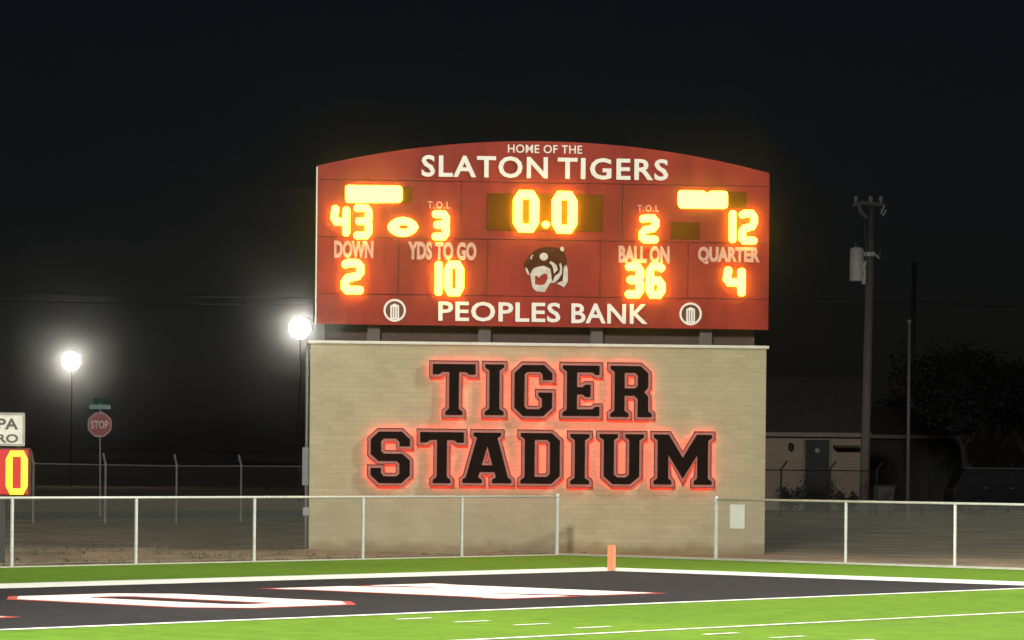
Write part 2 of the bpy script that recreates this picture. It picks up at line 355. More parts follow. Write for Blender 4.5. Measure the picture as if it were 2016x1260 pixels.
# conduit with a small box at the left end
cx = wl - .055
MB().tube([(cx, .08, 0), (cx, .08, wt - .15), (cx + .03, .14, wt - .05)], .035, 10).build('conduit', GALVD, wall, smooth=True)
MB().box((cx - .07, .0, .72), (cx + .07, .16, .90)).build('junction_box', GALVD, wall, bevel=.012)
MB().box((cx - .09, .02, 1.35), (cx + .045, .2, 2.15)).build('electrical_panel', mat('panel_grey', (.17, .18, .18), .6), wall, bevel=.012)

def sign_letter(ch, px0, py0, px1, py1):
    x0, z1 = BP(px0, py0, .1); x1, z0 = BP(px1, py1, .1); e = .075
    lps = slab(ch, x0 + e, z0 + e, x1 - e, z1 - e)
    out = [offset_loop(lp, e) for lp in lps]; out2 = [offset_loop(lp, e - .016) for lp in lps]
    lt = MB().prism(out2, -.125, -.105).build('letter', BORDER, wall, label='slab letter %s with a black face and red glowing edge' % ch)
    MB().prism(lps, -.165, -.124).build('face', BLACK, lt)
    rm = MB()
    for a, b in zip(out, out2): rm.ring(a, b, -.15, -.095)
    rm.build('rim', RIM, lt)
    st = MB()
    for lp in [offset_loop(l, e - .045) for l in lps]:
        q = [(p[0], -.055, p[1]) for p in lp]; st.tube(q + [q[0]], .011, 5, False)
    st.build('led_strip', LEDRED, lt)
    sp = MB()                             # stand-off pins
    lo, hi = lps[0][0], lps[0][len(lps[0]) // 2]
    for p in (lps[0][0], lps[0][len(lps[0]) // 3], lps[0][2 * len(lps[0]) // 3]): sp.tube([(p[0], -.11, p[1]), (p[0], .02, p[1])], .012, 6)
    sp.build('stand_off', GALVD, lt)
for a in (('T',845,709,942,824),('I',948,710,998,824),('G',1006,711,1093,826),('E',1101,712,1186,826),('R',1195,713,1289,828),
          ('S',723,842,813,958),('T',820,843,919,958),('A',904,844,1013,958),('D',1018,845,1108,959),('I',1116,847,1166,960),('U',1173,847,1273,960),('M',1280,848,1407,961)):
    sign_letter(*a)

# ------------------------------------------------------------------ scoreboard
board = thing('scoreboard', W0, 'red arched football scoreboard with lit amber digits above the tan wall', 'scoreboard', rz=RZ)
OF = .16                                  # board front, toward the field
bl, br_ = BP(623.5, 500, OF)[0], BP(1513, 500, OF)[0]
zb = (BP(640, 639, OF)[1] + BP(1500, 648, OF)[1]) / 2; zc = (BP(624, 326, OF)[1] + BP(1512, 341, OF)[1]) / 2; zt = BP(1065, 278, OF)[1]
mid = (bl + br_) / 2; hw = (br_ - bl) / 2; sag = zt - zc; rad = (hw * hw + sag * sag) / (2 * sag)
arc = lambda x: zt - rad + math.sqrt(rad * rad - (x - mid) ** 2)
def arch(x0, x1, z0, ins=0, n=40): return [(x0, z0), (x1, z0)] + [(x1 + (x0 - x1) * i / n, arc(x1 + (x0 - x1) * i / n) - ins) for i in range(n + 1)]
MB().prism([arch(bl + .012, br_ - .012, zb + .012, .012)], -OF + .03, .42).build('cabinet', REDD, board)
g = .007
za = BP(1065, 360, OF)[1]; zm = BP(1065, 473, OF)[1]; zl = BP(1065, 584, OF)[1]
sx = lambda px: BP(px, 450, OF)[0]
MB().prism([arch(bl, br_, za + g)], -OF, -OF + .045).build('panel', RED, board)
def panel(x0, x1, z0, z1): MB().box((x0 + g, -OF, z0 + g), (x1 - g, -OF + .045, z1 - g)).build('panel', RED, board, bevel=.004)
panel(bl - g, br_ + g, zb - g, zl)
for a, b in ((None, 908), (908, 1225), (1225, None)): panel(bl - g if a is None else sx(a), br_ + g if b is None else sx(b), zm, za)
for a, b in ((None, 785), (785, 960), (960, 1182), (1182, 1355), (1355, None)): panel(bl - g if a is None else sx(a), br_ + g if b is None else sx(b), zl, zm)
# edge trim; left one pale, the lamp's reflection put into its colour
for x, mm in ((bl, METALW), (br_, RED)): MB().box((x - .022, -OF - .004, zb), (x + .008, .05, zc - .02)).build('edge_trim', mm, board, bevel=.004)
for px in (736, 955, 1176, 1391):
    x = BP(px, 660, 0)[0]
    p = MB(); p.box((x - .13, .10, wt + .04), (x + .13, .13, zb + .06)); p.box((x - .13, .33, wt + .04), (x + .13, .36, zb + .06)); p.box((x - .02, .129, wt + .04), (x + .02, .331, zb + .06))
    p.build('support_post', mat('post_grey', (.13, .105, .095), .7), board)
MB().box((bl + .2, .362, wt + .055), (br_ - .2, .42, zb + .05)).build('back_beam', mat('brown_steel', (.085, .05, .04), .7), board)

def btext(s, name, px0, py0, px1, py1, m, h=.012, bold=.02, spacing=1, label=None):
    x0, z1 = BP(px0, py0, OF); x1, z0 = BP(px1, py1, OF)
    return link(name, text_fit(s, x0, z0, x1, z1, -OF - h, -OF + .01, bold, spacing), m, board, label)
btext('HOME OF THE', 'home_lettering', 1000, 284, 1146, 303, WHITE, .006, .008, 1.05)
btext('SLATON', 'name_lettering', 830, 305, 1078, 352, WHITE, .035, .022, 1.12); btext('TIGERS', 'name_lettering', 1098, 310, 1315, 356, WHITE, .035, .022, 1.12)
btext('PEOPLES', 'sponsor_lettering', 863, 593, 1103, 635, WHITE, .02, .02, 1.06); btext('BANK', 'sponsor_lettering', 1125, 597, 1275, 638, WHITE, .02, .02, 1.06)
for s, a, b, c, d in (('DOWN',658,473,735,509),('YDS TO GO',803,475,938,513),('BALL ON',1218,483,1318,519),('QUARTER',1374,485,1496,522)):
    btext(s, 'caption', a, b, c, d, PINKW, .006, .05)
btext('T.O.L', 'caption', 842, 396, 886, 411, PINKW, .006, .015, 1.2); btext('T.O.L', 'caption', 1255, 403, 1297, 417, PINKW, .006, .015, 1.2)

def window(px0, py0, px1, py1):
    x0, z1 = BP(px0, py0, OF); x1, z0 = BP(px1, py1, OF)
    return MB().box((x0, -OF - .012, z0), (x1, -OF + .02, z1)).build('display_window', DARKWIN, board, bevel=.004)
for q in ((959,380,1187,457),(676,366,811,399),(1334,376,1470,411),(1320,437,1377,472)): window(*q)
DG = {'0': [[(0,.15),(0,.85),(.15,1),(.85,1),(1,.85),(1,.15),(.85,0),(.15,0),(0,.15)]], '1': [[(.5,0),(.5,1)]],
      '2': [[(0,.95),(.2,1),(.85,1),(1,.88),(1,.66),(.85,.53),(.15,.44),(0,.32),(0,.05),(.1,0),(1,0)]],
      '3': [[(0,1),(.85,1),(1,.88),(1,.60),(.88,.52),(.15,.52)],[(.88,.52),(1,.42),(1,.12),(.85,0),(0,0)]],
      '4': [[(.1,1),(0,.58),(.12,.46),(1,.46)],[(1,.95),(1,0)]],
      '6': [[(1,.95),(.85,1),(.2,1),(0,.85),(0,.12),(.15,0),(.85,0),(1,.12),(1,.4),(.85,.5),(0,.5)]],
      '.': [[(.5,.1),(.5,.13)]]}
def stroke_mesh(lines, r, flat=.55):      # rounded strokes in the x-z plane, flattened front to back
    m = MB()
    for ln in lines:
        q = [Vector(p) for p in ln]; d0 = (q[0] - q[1]).normalized(); d1 = (q[-1] - q[-2]).normalized(); closed = (q[0] - q[-1]).length < 1e-6
        if closed: pts = q + [q[1]]; rs = [r] * len(pts)
        else:
            pts = [q[0] + d0 * r * .8, q[0] + d0 * r * .45] + q + [q[-1] + d1 * r * .45, q[-1] + d1 * r * .8]; rs = [r * .45, r * .85] + [r] * len(q) + [r * .85, r * .45]
        m.tube(pts, rs, 8, not closed)
    return m
def digit(ch, px0, py0, px1, py1, wd=9):
    x0, z1 = BP(px0, py0, OF); x1, z0 = BP(px1, py1, OF); r = (wd + 3.4) / 94.3 / 2; ins = r * .8
    yy = -OF - .06
    f = lambda p: (x0 + ins + p[0] * (x1 - x0 - 2 * ins), yy, z0 + ins + p[1] * (z1 - z0 - 2 * ins))
    o = stroke_mesh([[f(p) for p in ln] for ln in DG[ch]], r).build('digit', LED, board, smooth=True, label='lit amber numeral %s' % ch if ch != '.' else 'lit amber clock point')
    return o
for a in (('4',652,405,687,465,11),('3',697,404,731,470,11),('3',851,416,883,472,11),('0',1012,376,1058,457,15),('.',1066,427,1082,450,12),('0',1088,378,1133,459,15),('2',1259,424,1295,478,11),
          ('1',1434,415,1449,478,11),('2',1455,415,1489,480,11),('2',673,512,715,578,12),('1',856,515,870,582,11),('0',876,515,911,582,12),('3',1231,519,1265,586,12),('6',1273,519,1307,587,12),('4',1424,526,1465,583,12)):
    digit(*a)
def slabglow(name, lp, m=LED, h=.05):
    pts = [BP(*p, OF) for p in lp]; return MB().prism([ccw(pts)], -OF - h, -OF).build(name, m, board, bevel=.02)
slabglow('lit_team_name', [(680,367),(684,365),(786,366),(792,371),(792,394),(787,399),(684,399),(680,394)])
slabglow('lit_team_name', [(1335,378),(1339,375),(1384,376),(1392,381),(1400,376),(1428,377),(1432,381),(1432,407),(1427,411),(1340,410),(1335,405)])
fb = [(793 + 30 * math.cos(t) * (1 - .12 * abs(math.sin(t))), 447 + 19 * math.sin(t)) for t in [2 * math.pi * i / 24 for i in range(24)]]
fi = [(794 + 10 * math.cos(t), 447 + 4.5 * math.sin(t)) for t in [2 * math.pi * i / 24 for i in range(24)]]
MB().prism([ccw([BP(*p, OF) for p in fb]), ccw([BP(*p, OF) for p in fi], False)], -OF - .05, -OF).build('possession_light', LED, board)
# helmet emblem
em = lambda name, lp, m, h, holes=(), par=None: MB().prism([ccw([BP(1020 + p[0] / 10.5, 470 + p[1] / 10.5, OF) for p in lp])] + [ccw([BP(1020 + p[0] / 10.5, 470 + p[1] / 10.5, OF) for p in hl], False) for hl in holes], -OF - h, -OF + .01).build(name, m, par or board)
EMW = mat('emblem_white', (.55, .50, .44), .6, var=.15, scale=14)
SHELL = mat('emblem_brown', (.075, .026, .012), .7, spec=.05)
emb = em('helmet_emblem', [(105,560),(170,440),(250,330),(330,250),(430,200),(600,160),(720,165),(820,195),(900,240),(960,310),(1000,400),(1010,500),(1000,620),(940,780),(930,870),(800,890),(700,880),(690,640),(560,560),(400,590),(300,620),(240,740),(150,620)], SHELL, .006)
em('face_mask', [(250,740),(290,650),(330,605),(430,575),(520,560),(600,590),(660,620),(685,760),(700,880),(650,930),(600,1020),(550,1100),(390,1090),(330,1050),(295,1000),(270,860)], EMW, .012,
   [[(350,760),(385,765),(430,810),(470,760),(540,718),(600,730),(612,820),(560,925),(500,962),(350,945)]], emb)
em('stripe', [(940,600),(990,535),(1025,620),(1025,890),(950,1005),(880,965),(795,925),(920,870),(935,720)], EMW, .012, (), emb)
em('stripe', [(640,500),(675,465),(740,500),(790,540),(820,640),(740,725),(725,620),(700,550)], EMW, .012, (), emb)
em('stripe', [(850,520),(885,500),(910,600),(905,720),(840,830),(760,905),(680,920),(720,860),(760,770),(850,700),(870,620)], EMW, .012, (), emb)
em('marking', [(530 + 88 * math.cos(t), 370 + 82 * math.sin(t)) for t in [i * .5236 for i in range(12)]], EMW, .012, (), emb)
em('marking', [(910 + 38 * math.cos(t), 212 + 52 * math.sin(t)) for t in [i * .5236 for i in range(12)]], EMW, .012, (), emb)
em('marking', [(245,400),(280,340),(320,325),(290,380),(280,435)], EMW, .012, (), emb); em('marking', [(150,590),(190,620),(240,735),(205,750),(165,680)], EMW, .012, (), emb)
for cxp, cyp in ((777, 611), (1359.5, 618)):
    c = lambda r: ccw([BP(cxp + r * math.cos(t), cyp + r * 1.02 * math.sin(t), OF) for t in [2 * math.pi * i / 32 for i in range(32)]])
    ds = MB().prism([c(20)], -OF - .004, -OF + .01).build('bank_logo', mat('logo_dark', (.10, .022, .014), .5), board)
    MB().ring(c(22), c(18), -OF - .012, -OF + .004).build('logo_ring', WHITE, ds)
    q = lambda a, b, h=.012: ccw([BP(cxp + u, cyp + v, OF) for u, v in a])
    MB().prism([q([(-8.5,-9.5),(0,-13.5),(8.5,-9.5),(8.5,-7),(-8.5,-7)], 0)], -OF - .012, -OF).build('logo_roof', WHITE, ds)
    for u in (-7, -2.3, 2.4, 7): MB().prism([q([(u-1.6,-7.5),(u+1.6,-7.5),(u+1.6,15),(u-1.6,15)], 0)], -OF - .013, -OF).build('logo_column', WHITE, ds)
    MB().prism([q([(-9,14.5),(9,14.5),(9,17.5),(-9,17.5)], 0)], -OF - .012, -OF).build('logo_base', WHITE, ds)

# ================================================================== FENCES
def chain(m, o, u, L, z0, z1, sp=.0707, r=.0026):      # diamond mesh panel: wires both ways
    H = z1 - z0; n = int((L + H) / sp)
    for s in (1, -1):
        for i in range(n):
            a = i * sp - H; t0 = max(0, -a); t1 = min(H, L - a)
            if t1 - t0 < .03: continue
            p = []
            for t in (t0, t1):
                h = a + t; zz = z0 + (t if s > 0 else H - t)
                p.append(o + u * h + UP * zz)
            m.tube(p, r, 3, False)
def post(par, p, z0, z1, r=.03, m=GALV, cap=True):
    loc = par.location
    q = p - loc
    o = MB().tube([(q.x, q.y, z0), (q.x, q.y, z1)], r, 10).build('post', m, par, smooth=False)
    if cap: MB().lathe((q.x, q.y, z1 - .02), [(r * 1.25, 0), (r * 1.25, .03), (r * .9, .055), (r * .3, .07)], 10).build('post_cap', m, o)
    return o
UY, UX = Vector((0, 1, 0)), Vector((1, 0, 0)); FH = 1.19
def fence(label, start, u, L, posts, group=None):
    f = thing('chain_link_fence', start, label, 'fence', group)
    rl = MB().tube([UP * FH - u * .02, u * L / 2 + UP * FH, u * (L + .02) + UP * FH], .024, 10).build('top_rail', GALV, f, smooth=True)
    for t in posts: post(f, start + u * t, -.1, FH - .012 if 0 < t < L else FH + .015, .03 if 0 < t < L else .04, cap=not (0 < t < L))
    m = MB(); chain(m, Vector((0, 0, 0)) + Vector((u.y, -u.x, 0)) * .0, u, L, .04, FH - .01)
    cm = m.build('chain_link_mesh', WIRE, f); cm['kind'] = 'stuff'
    MB().tube([UP * .06, u * L + UP * .06], .004, 4).build('tension_wire', WIRE, f)
    return f
s0 = Vector((FX, -13.55, 0))
fence('low chain link fence behind the end line, running in front of the tan wall', s0, UY, 7.12 + 13.55, [0, 3.05, 6.1, 9.0, 11.97, 14.9, 17.75, 20.67])
s1 = Vector((-3.24, FY, 0))
fence('low chain link fence along the sideline, right of the gate opening', s1, UX, 18.3, [0, 3.09, 5.55, 8.6, 11.7, 14.8, 18.3])
# notice on the fence
p = G(1451, 1104.5); nx = p.x; a, b = BP(1437, 993)[1], BP(1465, 1041)[1]
def onY(px, py, Y):
    q, r_ = ray(px, py); dr = D2 + RT * q + UP * r_; t = (Y - CAM.y) / dr.y; return CAM + dr * t
c0, c1 = onY(1437.5, 993, FY - .035), onY(1465.5, 1041, FY - .035)
no = thing('notice_board', ((c0.x + c1.x) / 2, FY - .035, 0), 'blank white notice hung on the fence in front of the tan wall', 'sign')
hx = (c1.x - c0.x) / 2
MB().box((-hx, -.006, c1.z), (hx, .006, c0.z)).build('panel', mat('white_plastic', (.70, .70, .66), .5, var=.03), no, bevel=.004)
for sx_ in (-1, 1):
    for zz in (c0.z - .03, c1.z + .03): MB().tube([(sx_ * (hx - .03), -.010, zz), (sx_ * (hx - .03), .04, zz)], .006, 6).build('cable_tie', GALVD, no)

# perimeter fence with barbed wire arms
PX = -36.5; FB = 1.72
def onX(px, py, XX):
    q, r_ = ray(px, py); dr = D2 + RT * q + UP * r_; t = (XX - CAM.x) / dr.x; return CAM + dr * t
ypos = [onX(px, 920, PX).y for px in (66, 208, 348, 475)]
yend = onX(1538, 920, PX).y
def security_fence(ally, steel, wirem, label, lean):
    y0 = ally[0]; pf = thing('security_fence', Vector((PX, y0, 0)), label, 'fence'); tops = [(y - y0, hgt(PX, y)) for y in ally]
    for y, gz in tops:
        q = MB().tube([(0, y, gz - .2), (0, y, gz + FB), (lean, y + .09, gz + FB + .30)], .034, 8).build('post', steel, pf)
        MB().tube([(0, y, gz + FB - .04), (0, y, gz + FB + .02)], .045, 8).build('rail_clamp', steel, q)
    MB().tube([(0, y, gz + FB - .03) for y, gz in tops], .021, 6).build('top_rail', steel, pf)
    for kk in (.1, .2, .29): MB().tube([(lean * kk / .3, y, gz + FB + kk) for y, gz in tops], .003, 4).build('barbed_wire', wirem, pf)
    m = MB()
    for (ya, ga), (yb, gb) in zip(tops[:-1], tops[1:]):
        mm = MB(); chain(mm, Vector((0, ya, 0)), UY, yb - ya, 0, FB, .0707, .002)
        m.add([(v[0], v[1], v[2] + ga + (gb - ga) * (v[1] - ya) / (yb - ya)) for v in mm.v], mm.f)
    cm = m.build('chain_link_mesh', wirem, pf); cm['kind'] = 'stuff'
OLDW = mat('old_wire', (.09, .088, .08), .8); DIMST = mat('steel_low_light', (.03, .026, .022), .7); DIMWR = mat('wire_low_light', (.03, .028, .025), .8)  # last two: same fence steel and wire, weak flood light put into the colour
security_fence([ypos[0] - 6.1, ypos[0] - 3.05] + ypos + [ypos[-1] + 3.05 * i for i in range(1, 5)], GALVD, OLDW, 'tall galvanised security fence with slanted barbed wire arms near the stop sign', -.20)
security_fence([yend + 3.05 * i for i in range(-4, 9)], DIMST, DIMWR, 'tall security fence, weak light painted into its dark colour, with barbed wire arms in front of the bungalows', .20)

# ================================================================== PYLON
py_ = thing('end_zone_pylon', (-.10, .10, .006), 'orange foam pylon standing on the corner of the end zone', 'pylon')
MB().box((-.055, -.055, 0), (.055, .055, .445)).build('foam_post', ORANGE, py_, bevel=.012)
MB().box((-.05, -.05, -.006), (.05, .05, .004)).build('weighted_base', mat('dark_rubber', (.03, .03, .03), .8), py_)

# ================================================================== PLAY CLOCK
PCD = 62.5
pc0 = AT(3, 1000, PCD); pc0.z = 0
pc = thing('play_clock', pc0, 'red play clock with a yellow digit under a white sponsor panel, behind the fence', 'clock', rz=math.atan2(RT.y, RT.x))
def PP(px, py):
    a, b = ray(px, py); return a * PCD - (pc0 - CAM).dot(RT), CH + b * PCD
x1, zt_ = PP(60, 882); _, zb_ = PP(60, 977); x0 = -x1
MB().box((x0, .02, zb_), (x1, .2, zt_)).build('housing', mat('clock_housing', (.07, .012, .01), .5), pc, bevel=.02)
MB().box((x0 + .04, -.004, zb_ + .03), (x1 - .04, .03, zt_ - .03)).build('display_panel', LEDPAN, pc)
for ch, (pa, pb, pcx, pd) in (('0', (12, 886, 55, 975)), ('0', (-48, 886, -5, 975))):
    a0, b1 = PP(pa, pb); a1, b0 = PP(pcx, pd); r = .064
    f = lambda p: (a0 + r + p[0] * (a1 - a0 - 2 * r), -.035, b0 + r + p[1] * (b1 - b0 - 2 * r))
    stroke_mesh([[f(p) for p in ln] for ln in DG[ch]], r).build('digit', LEDCLK, pc, smooth=True, label='lit yellow numeral 0')
sx1, sz1 = PP(48, 814); _, sz0 = PP(48, 877)
sg = MB().box((-sx1, 0, sz0), (sx1, .10, sz1)).build('sponsor_panel', mat('sign_white', (.80, .79, .68), .5, var=.06), pc, bevel=.006)
MB().ring([(-sx1 - .012, sz0 - .012), (sx1 + .012, sz0 - .012), (sx1 + .012, sz1 + .012), (-sx1 - .012, sz1 + .012)], [(-sx1 + .03, sz0 + .03), (sx1 - .03, sz0 + .03), (sx1 - .03, sz1 - .03), (-sx1 + .03, sz1 - .03)], -.012, .02).build('sign_frame', mat('sign_frame_grey', (.36, .35, .31), .5), sg)
INK = mat('sign_ink', (.12, .12, .10), .6)
a0, b1 = PP(-22, 823); a1, b0 = PP(36, 846)
link('sponsor_lettering', text_fit('SPA', a0, b0, a1, b1, -.006, .004, .03), INK, sg)
a0, b1 = PP(-22, 854); a1, b0 = PP(36, 872)
link('sponsor_lettering', text_fit('PRO', a0, b0, a1, b1, -.006, .004, .03), INK, sg)
MB().box((-.05, .05, -.1), (.05, .15, zb_ + .1)).build('mast', mat('mast_dark', (.03, .03, .03), .7), pc)
for sx_ in (-.25, .25): MB().box((sx_ - .03, .11, zb_ + .3), (sx_ + .03, .17, sz1 - .1)).build('bracket', GALVD, pc)

# ================================================================== STOP SIGN
SD = 109
sp0 = AT(195, 980, SD); sp0.z = hgt(sp0.x, sp0.y)
ss = thing('stop_sign', sp0, 'red octagonal stop sign under two street name blades beside the dark street', 'sign', rz=math.atan2(RT.y, RT.x))
zc_ = AT(193, 836, SD).z - sp0.z; sr_ = .375 / math.cos(R(22.5))
oc = lambda r: [(r * math.cos(R(22.5 + 45 * i)), zc_ + r * math.sin(R(22.5 + 45 * i))) for i in range(8)]
MB().tube([(0.04, .03, -.2), (0, .03, zc_ + .75)], .03, 8).build('post', GALVD, ss)
pl = MB().prism([oc(sr_)], -.012, .002).build('octagon_plate', mat('sign_face_white', (.5, .42, .40), .5), ss)
MB().prism([oc(sr_ - .03)], -.016, -.006).build('red_face', mat('sign_red', (.27, .035, .03), .5), pl)
link('stop_lettering', text_fit('STOP', -.28, zc_ - .13, .28, zc_ + .13, -.021, -.012, .03), mat('sign_face_white', (.5, .42, .40)), pl)
GRN = mat('street_blade_green', (.035, .12, .10), .5); BLW = mat('blade_white', (.4, .5, .5), .5)
z1_ = AT(193, 801, SD).z - sp0.z
bd = MB().box((-.34, .0, z1_ - .075), (.34, .012, z1_ + .075)).build('street_blade', GRN, ss)
MB().box((-.33, -.004, z1_ - .06), (.33, .004, z1_ + .055)).build('blade_face', mat('blade_pale', (.16, .27, .27), .5), bd)
z2_ = z1_ + .2
b2 = MB().box((-.012, -.34, z2_ - .075), (.0, .34, z2_ + .075)).build('street_blade', GRN, ss); b2.rotation_euler = (0, 0, R(40))

# ================================================================== STREET LAMPS
def lamp(px, py, D, rr, label, arm):
    top = AT(px, py, D); b = Vector((top.x, top.y, hgt(top.x, top.y)))
    t = thing('street_lamp', b, label, 'lamp', rz=math.atan2(RT.y, RT.x)); h = top.z - b.z
    MB().tube([(arm, .5, -.2), (arm, .5, h * .6), (arm, .5, h + .05)], [.05, .04, .03], 10).build('pole', mat('dark_pole', (.012, .012, .012), .7), t)
    MB().tube([(arm, .5, h - .05), (0, .4, h), (0, .25, h)], .035, 8).build('arm', mat('dark_pole', (.012, .012, .012)), t)
    hd = MB().lathe((0, .02, h), [(rr * 1.04, 0), (rr * 1.04, .06), (rr * .8, .2), (rr * .3, .34)], 24, 'y').build('lamp_head', mat('dark_pole', (.012, .012, .012)), t)
    MB().lathe((0, 0, h), [(rr * .5, -.22), (rr * .8, -.14), (rr * .97, -.03), (rr, .03)], 24, 'y').build('lens', LAMP, hd, smooth=True)
lamp(590, 645, 160, .50, 'bright round street lamp beside the lower left corner of the scoreboard', 0)
lamp(140, 711, 230, .60, 'bright round street lamp alone in the dark above the stop sign', 0)

# ================================================================== UTILITY POLES AND CABLES
UD = 133
ub = AT(1704, 1000, UD); ub.z = 0
up_ = thing('utility_pole', ub, 'leaning wooden utility pole with a pale transformer can', 'pole', rz=math.atan2(RT.y, RT.x))
def UQ(px, py, dy=0):
    a, b = ray(px, py); p = CAM + (D2 + RT * a + UP * b) * UD - ub; return Vector((p.dot(RT), dy, p.z))
MB().tube([UQ(1700, 1020) + Vector((0, 0, -.3)), UQ(1706, 800), UQ(1711, 590), UQ(1717, 390)], [.19, .18, .165, .135], 14).build('pole_shaft', mat('pole_wood', (.20, .165, .15), .9, var=.3, scale=5, bump=.4, stretch=(6, 6, .4)), up_, smooth=True)
GREYT = mat('transformer_grey', (.85, .87, .82), .5, var=.06)
c = UQ(1686, 554); tz = UQ(1686, 490).z
tr = MB().lathe((c.x, -.12, c.z), [(.25, 0), (.27, .03), (.27, tz - c.z - .05), (.24, tz - c.z + .02), (.1, tz - c.z + .07)], 20).build('transformer', GREYT, up_, smooth=False)
MB().tube([(c.x - .05, -.14, tz), (c.x - .05, -.14, tz + .22)], [.045, .03], 8).build('bushing', GALVD, tr)
MB().box((c.x + .2, -.15, tz - .28), (UQ(1716, 500).x + .1, -.02, tz - .12)).build('mounting_bracket', GREYT, up_)
MB().tube([UQ(1714, 500, -.2), UQ(1722, 502, -.3), UQ(1729, 510, -.35)], .035, 6).build('cutout_arm', GREYT, up_)
MB().tube([UQ(1729, 510, -.35), UQ(1731, 494, -.38)], .03, 6).build('fuse_cutout', GALVD, up_)
MB().tube([UQ(1703, 515, -.22), UQ(1700, 528, -.25), UQ(1702, 540, -.25), UQ(1699, 560, -.22)], [.05, .06, .04, .08], 8).build('lightning_arrester', GREYT, up_)
arm_ = MB().tube([UQ(1678, 405, -.2), UQ(1695, 400, -.2), UQ(1738, 404, -.2)], [.07, .09, .07], 6).build('crossarm', mat('crossarm_grey', (.35, .34, .32), .8), up_)
MB().tube([UQ(1690, 405, -.2), UQ(1694, 418, -.2), UQ(1706, 430, -.1)], [.06, .10, .06], 8).build('brace', mat('crossarm_grey', (.35, .34, .32)), arm_)
for px, py in ((1684, 391), (1713, 391), (1733, 391)):
    q = UQ(px, py + 8, -.2); MB().lathe((q.x, q.y, q.z), [(.03, -.02), (.05, .05), (.09, .1), (.06, .15), (.08, .2), (.03, .24)], 10).build('insulator', GREYT, arm_)
MB().tube([UQ(1740, 405, -.25), UQ(1733, 420, -.3), UQ(1737, 426, -.3), UQ(1743, 414, -.3)], .04, 6).build('drop_lead', GREYT, arm_)
MB().tube([UQ(1702, 440, -.22), UQ(1703, 480, -.24), UQ(1704, 600, -.2), UQ(1700, 720, -.2)], .02, 5).build('ground_cable', GALVD, up_)
w2 = AT(1793, 990, 190); w2.z = 0
wp = thing('utility_pole', w2, 'bare grey pole rising behind the thin steel pole', 'pole')
zt2 = AT(1795, 518, 190).z
MB().tube([(0, 0, -.3), (.02, 0, zt2 * .6), (.06, .05, zt2)], [.17, .15, .13], 12).build('pole_shaft', mat('grey_pole', (.30, .29, .28), .8, var=.2, scale=4), wp, smooth=True)
MB().tube([(.06, .05, zt2 - .02), (.06, .05, zt2 + .05)], [.14, .05], 10).build('pole_top', mat('grey_pole', (.30, .29, .28)), wp)
sd_ = 122; s2 = AT(1787, 1000, sd_); s2.z = 0
st = thing('steel_pole', s2, 'thin pale steel pole standing right of the utility pole', 'pole'); zt3 = AT(1787, 635, sd_).z
MB().tube([(0, 0, -.3), (0, 0, zt3)], [.07, .055], 10).build('pole_shaft', mat('steel_pole_paint', (.13, .125, .12), .6), st, smooth=True)
MB().lathe((0, 0, zt3 - .02), [(.06, 0), (.085, .04), (.06, .1), (.02, .13)], 10).build('finial', GALVD, st)
def cable(a, b, sagv, label, r=.014):
    n = 24; mid_ = (a + b) / 2
    pts = [a + (b - a) * (i / n) - UP * (sagv * 4 * (i / n) * (1 - i / n)) for i in range(n + 1)]
    o = MB().tube([q - a for q in pts], r, 5).build('power_cable', mat('cable', (.09, .09, .09), .6)); o.location = a
    tag(o, label, 'cable', 'cables on the utility poles')
pa = AT(1711, 593, UD); pa2 = AT(1712, 582, UD)
pl1 = AT(-260, 586, 172); pl2 = AT(-260, 570, 172); pr1 = AT(1793, 590, 190); pr3 = AT(2110, 602, 185)
cable(pa, pl1, .25, 'lower power cable running from the transformer pole behind the scoreboard', .017)
cable(pa2, pl2, .25, 'upper power cable running from the transformer pole behind the scoreboard', .012)
cable(pa, pr1, .12, 'power cable strung between the transformer pole and the bare grey pole', .015)
cable(pr1, pr3, .2, 'power cable leaving the bare grey pole toward the trees', .018)

